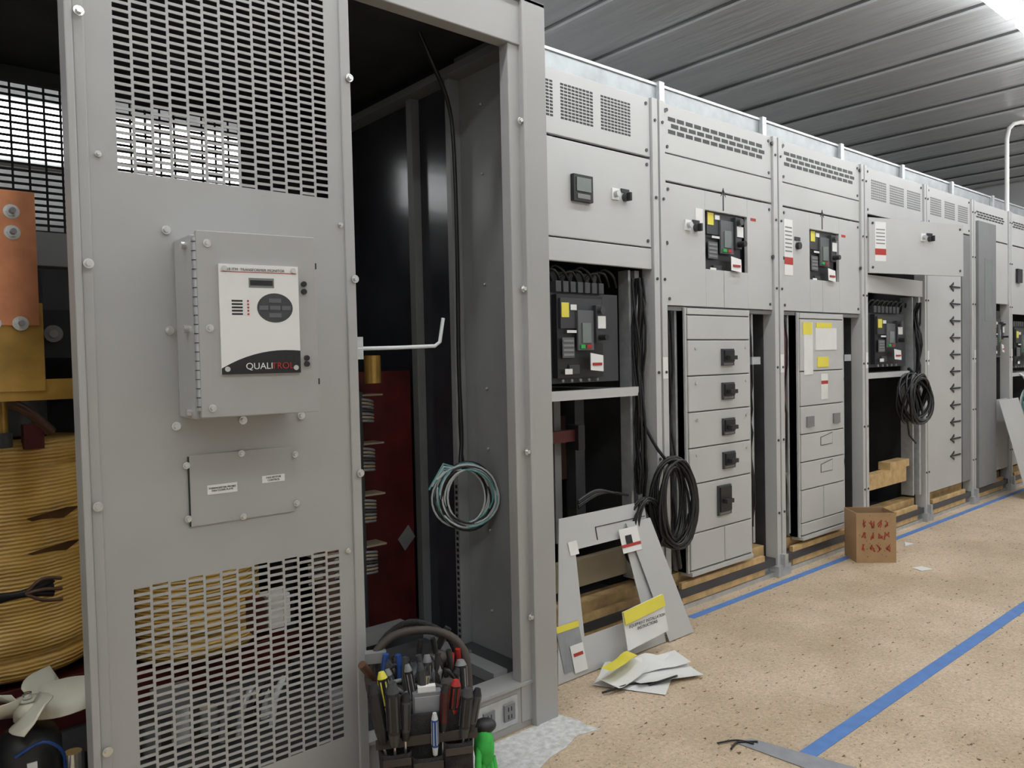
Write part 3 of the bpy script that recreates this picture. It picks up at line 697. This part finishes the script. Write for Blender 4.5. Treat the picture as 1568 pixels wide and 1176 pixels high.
stk(2.15,2.20,.16,.25,WHITE,-.003); stk(2.44,2.56,.15,.32,WHITE,-.016); stk(2.44,2.56,.26,.28,INKR,-.018); stk(2.47,2.51,.20,.26,BLACK,-.018)
stk(2.0,2.12,.66,.95,TAPEG,-.003); stk(2.0,2.12,.66,.70,YEL,-.005); stk(2.05,2.12,.80,.97,WHITE,-.006); stk(2.06,2.11,.85,.87,INKR,-.008)
m.build(LPN)
MN=empty('instruction_manual'); m=M('manual_cover')
m.prism([(2.30,2.048,.205),(2.55,2.048,.225),(2.545,2.013,.08),(2.29,2.013,.06)],(0,-.004,0),PAPER)
m.prism([(2.30,2.043,.2055),(2.55,2.043,.2255),(2.549,2.0305,.18),(2.299,2.0305,.158)],(0,-.005,0),YEL)
m.build(MN)
text('manual_title','EQUIPMENT INSTALLATION\nINSTRUCTIONS',(2.425,2.020,.14),.018,STEELD,MN)
m=M('scattered_papers')
def sheet(cx,cy,w,h,a,z,mat=PAPER,curl=.03):
    vs=[];fs=[];n=9;ca,sa=math.cos(a),math.sin(a); ph=random.uniform(0,6)
    for i in range(n):
        for j in range(n):
            x=(i/(n-1)-.5)*w; y=(j/(n-1)-.5)*h
            zz=z+curl*max(0,math.sin(i*.7+ph))*(.3+.7*j/(n-1))*.5+curl*.4*(i/(n-1))**2
            vs.append((cx+x*ca-y*sa,cy+x*sa+y*ca,zz))
    for i in range(n-1):
        for j in range(n-1): fs.append((i*n+j,(i+1)*n+j,(i+1)*n+j+1,i*n+j+1))
    m.add(vs,fs,mat,True)
sheet(2.21,1.91,.21,.27,.5,.004,curl=.02); sheet(2.32,1.88,.2,.27,1.2,.010,curl=.03); sheet(2.16,1.93,.20,.12,.1,.02,curl=.05); sheet(2.37,1.92,.21,.13,-.4,.015,curl=.04); sheet(2.16,1.94,.17,.05,.1,.07,YEL,.02)
m.tube([(2.02,1.90,.01),(2.1,1.87,.02),(2.16,1.88,.008),(2.22,1.83,.008)],.004,CABLE,sub=4); m.tube([(2.2,1.83,.008),(2.28,1.78,.03),(2.34,1.81,.008)],.004,CABLE,sub=4)
m.build()
m=M('paper_scrap'); m.prism([(4.46,1.76,.001),(4.54,1.73,.001),(4.56,1.80,.001),(4.49,1.82,.001)],(0,0,.003),PAPER); m.build()
m=M('paper_scrap'); m.prism([(4.95,2.05,.001),(5.05,2.04,.001),(5.06,2.10,.001)],(0,0,.006),PAPER); m.build()
# far leaning panel and far cable loops
m=M('loose_cover_plate'); m.prism([(7.15,2.21,.80),(7.62,2.21,.80),(7.72,2.02,.003),(7.2,2.02,.003)],(0,.004,.001),GREY); m.build()
m=M('hanging_cable_coil'); loops(m,(7.85,S-.08,.72),.16,10,.007,[WWIRE,TEAL,WWIRE],squash=1.0); m.tube([(7.85,S-.08,.88),(7.86,S-.03,.98),(7.86,S,1.0)],.01,WWIRE); m.build()
# conduit drop
m=M('electrical_conduit'); m.tube([(7.84,2.36,2.40),(7.84,2.36,2.8),(7.84,2.36,3.08),(7.86,2.35,3.17),(7.92,2.33,3.22),(8.02,2.30,3.245),(9.2,1.9,3.25)],.018,WHITE,n=10); m.build()

# ------------------------------------------------------------ tool bag
TB=empty('tool_bag'); T=Matrix.Translation((1.14,1.735,0))@Matrix.Rotation(math.radians(-28),4,'Z')@Matrix.Scale(.94,4)
m=M('bag_body',T)
def rr(w,d,z,n=28,p=3.0):
    out=[]
    for k in range(n):
        t=2*math.pi*k/n; c,s_=math.cos(t),math.sin(t)
        out.append((w*math.copysign(abs(c)**(2/p),c),d*math.copysign(abs(s_)**(2/p),s_),z))
    return out
def loft(m,rings,mat,capb=True):
    vs=[];fs=[];n=len(rings[0])
    for r in rings: vs+=r
    for i in range(len(rings)-1):
        for k in range(n): fs.append((i*n+k,i*n+(k+1)%n,(i+1)*n+(k+1)%n,(i+1)*n+k))
    if capb: fs.append(tuple(range(n-1,-1,-1)))
    m.add(vs,fs,mat,True)
loft(m,[rr(.125,.085,.001),rr(.13,.09,.04),rr(.128,.092,.15),rr(.135,.095,.27),rr(.138,.098,.33),rr(.130,.09,.332),rr(.125,.085,.29),rr(.12,.08,.25)],FABR)
m.box(-.118,.118,-.078,.078,.26,.27,FABR)
m.build(TB)
m=M('pockets',T)
for cx_,w_,h_ in((-.085,.042,.24),(.0,.045,.22),(.085,.042,.25)):
    rings=[]
    for z_ in(.03,.05,h_-.02,h_):
        rings.append([(cx_+p[0],-.095+p[1],z_) for p in rr(w_,.028,0,n=18)])
    rings.append([(cx_+p[0],-.095+p[1],h_-.004) for p in rr(w_*.88,.021,0,n=18)]); rings.append([(cx_+p[0],-.095+p[1],h_-.03) for p in rr(w_*.86,.020,0,n=18)]); rings.append([(cx_+p[0],-.095+p[1],h_-.032) for p in rr(w_*.01,.0005,0,n=18)])
    loft(m,rings,FABR)
    m.box(cx_-w_*.9,cx_+w_*.9,-.127,-.122,h_-.03,h_-.012,LEATH)
m.box(-.03,.03,-.128,-.123,.12,.16,TAPEG); m.box(-.14,.14,-.104,-.096,.25,.275,LEATH)
m.tube([(-.13,0,.30),(-.15,.03,.42),(-.08,.06,.50),(.05,.07,.50),(.13,.05,.44),(.135,0,.30)],.012,LEATH,n=8,sub=5)
m.tube([(-.10,.08,.30),(-.12,.12,.44),(-.02,.14,.51),(.10,.12,.45),(.12,.07,.32)],.010,FABR,n=8,sub=5)
m.build(TB)
m=M('hand_tools',T)
def driver(x,y,z,dx,dy,L,mat,mat2=BLACK,r=.014):
    d=Vector((dx,dy,1)).normalized(); p=Vector((x,y,z))
    m.cyl(p-d*.1,p,.004,CHROME,n=8); m.cyl(p,p+d*L*.2,r*.7,mat2,r,n=12); m.cyl(p+d*L*.2,p+d*L*.85,r,mat,r*1.05,n=12); m.cyl(p+d*L*.85,p+d*L,r*1.05,mat2,r*.6,n=12)
    for k in range(6):
        a=k*math.pi/3; o=Vector((math.cos(a),math.sin(a),0))*r*.95; m.cyl(p+d*L*.25+o,p+d*L*.8+o,r*.18,mat2,n=5)
driver(-.12,-.10,.27,-.15,-.05,.17,BLACK,BLACK,.018); driver(-.09,-.11,.26,-.02,-.06,.18,BLACK,STEELD,.018); driver(-.06,-.105,.27,.03,-.05,.13,STEELD,BLACK,.014)
driver(.045,-.10,.28,.05,-.05,.13,REDB,BLACK,.012); driver(.075,-.08,.31,.12,0,.10,BLACK,RED); driver(.10,-.11,.26,.1,-.06,.14,BLACK,STEELD,.016); driver(.12,-.10,.27,.2,-.02,.12,STEELD,BLACK)
driver(-.10,-.05,.32,-.15,.1,.12,BLACK,YEL); driver(.02,-.11,.22,0,-.05,.12,BLUEP,WWIRE,.009); driver(.0,-.05,.35,.1,.1,.08,TANP,BLACK,.01); driver(-.03,.02,.36,-.2,.1,.09,BLACK,STEELD,.012)
for k in range(18):
    x=random.uniform(-.12,.12); y=random.uniform(-.07,.07)
    driver(x,y,.33,x*1.5+random.uniform(-.2,.2),random.uniform(-.2,.2),random.uniform(.08,.13),[BLACK,STEELD,GREYD,BLACK,LEATH,REDB,BLACK][k%7],[BLACK,GREYD,STEELD][k%3],random.uniform(.011,.018))
def plier(x,y,z,a,mat):
    for s_ in(-1,1):
        ca=math.cos(a);sa=math.sin(a)
        pts=[(x+ca*s_*q,y+sa*s_*q,z+h_) for q,h_ in((.004,-.02),(.012,.01),(.022,.05),(.024,.09),(.018,.13))]
        m.tube(pts,.0085,mat,n=8,sub=3)
    m.ball((x,y,z-.02),(.02,.02,.03),STEELD)
plier(-.03,-.03,.34,.2,STEELD); plier(.06,-.02,.34,.5,BLACK); plier(-.085,.0,.34,-.4,BLUEP); plier(.02,.04,.36,.1,BLACK); plier(.1,.03,.32,.9,RED)
m.box(-.035,.045,-.075,-.045,.27,.38,GREYD); m.box(-.03,.04,-.079,-.074,.32,.37,TAPEG); m.box(-.02,.03,-.07,-.05,.38,.395,WHITE)
m.ball((.05,.05,.42),(.035,.03,.03),LEATH); m.ball((-.05,.06,.40),(.05,.03,.03),FABR); m.ball((.0,.03,.38),(.06,.05,.05),STEELD); m.ball((.07,.0,.37),(.04,.05,.04),LEATH); m.ball((-.08,.03,.36),(.04,.05,.05),BLACK)
m.cyl((-.12,.05,.36),(-.17,.0,.45),.012,BROWN); m.box(-.16,-.10,.02,.05,.44,.47,GREYD); m.cyl((.02,.09,.38),(.09,.09,.50),.011,BLACK)
for k in range(16):
    a=random.uniform(0,6.28); m.tube([(random.uniform(-.1,.1),random.uniform(-.05,.07),.33),(random.uniform(-.1,.1),random.uniform(-.05,.07),.42+random.uniform(-.03,.04)),(random.uniform(-.12,.12),random.uniform(-.05,.07),.37)],.006,[CABLE,GREYD,STEELD,LEATH][k%4],sub=4)
m.build(TB)
m=M('work_glove',T)
m.ball((.165,-.06,.20),(.03,.035,.06),GLOVE)
for k in range(4): m.tube([(.155+.012*k,-.075+.01*k,.16),(.16+.013*k,-.085+.01*k,.10),(.158+.014*k,-.08+.01*k,.05+.01*k)],.010,GLOVE,n=8,sub=3)
m.tube([(.15,-.07,.21),(.14,-.1,.17),(.145,-.105,.14)],.010,GLOVE,n=8,sub=3); m.ball((.17,-.05,.255),(.034,.03,.02),BLACK)
m.build(TB)
m=M('tape_measure',Matrix.Translation((.95,1.64,0)))
m.cyl((0,-.02,.16),(0,.02,.16),.042,RED,n=28); m.cyl((0,-.023,.16),(0,-.02,.16),.024,WHITE,n=20); m.box(-.04,.045,-.02,.02,.117,.145,BLACK); m.box(-.05,.05,-.03,.03,.001,.117,BLACK)
m.build()
# items on the cabinet sill / floor plate beside the bag
m=M('work_headlamp',Matrix.Translation((1.14,1.98,.158)))
m.cyl((0,0,.03),(.05,-.03,.03),.022,CHROME); m.cyl((.05,-.03,.03),(.07,-.04,.03),.026,WWIRE); m.box(-.05,.03,-.02,.04,.0,.05,STEELD)
m.build()

# ------------------------------------------------------------ camera
du=Vector((1381,68,-1180)).normalized(); dz=Vector((-.022,1,.0319)); dz=(dz-du*dz.dot(du)).normalized(); dv=dz.cross(du)
cam=bpy.data.cameras.new('camera'); co=bpy.data.objects.new('camera',cam); COL.objects.link(co)
R=Matrix((( du.x,du.y,du.z),(dv.x,dv.y,dv.z),(dz.x,dz.y,dz.z)))
co.matrix_world=Matrix.Translation((0,0,1.225))@R.to_4x4()
cam.sensor_width=36; cam.lens=27.09; cam.clip_start=.05
bpy.context.scene.camera=co
w=bpy.data.worlds.new('world'); bpy.context.scene.world=w; w.use_nodes=True; w.node_tree.nodes['Background'].inputs[0].default_value=(.5,.52,.55,1); w.node_tree.nodes['Background'].inputs[1].default_value=.3
bpy.context.scene.view_settings.view_transform='Standard'
bpy.context.scene.view_settings.exposure=0
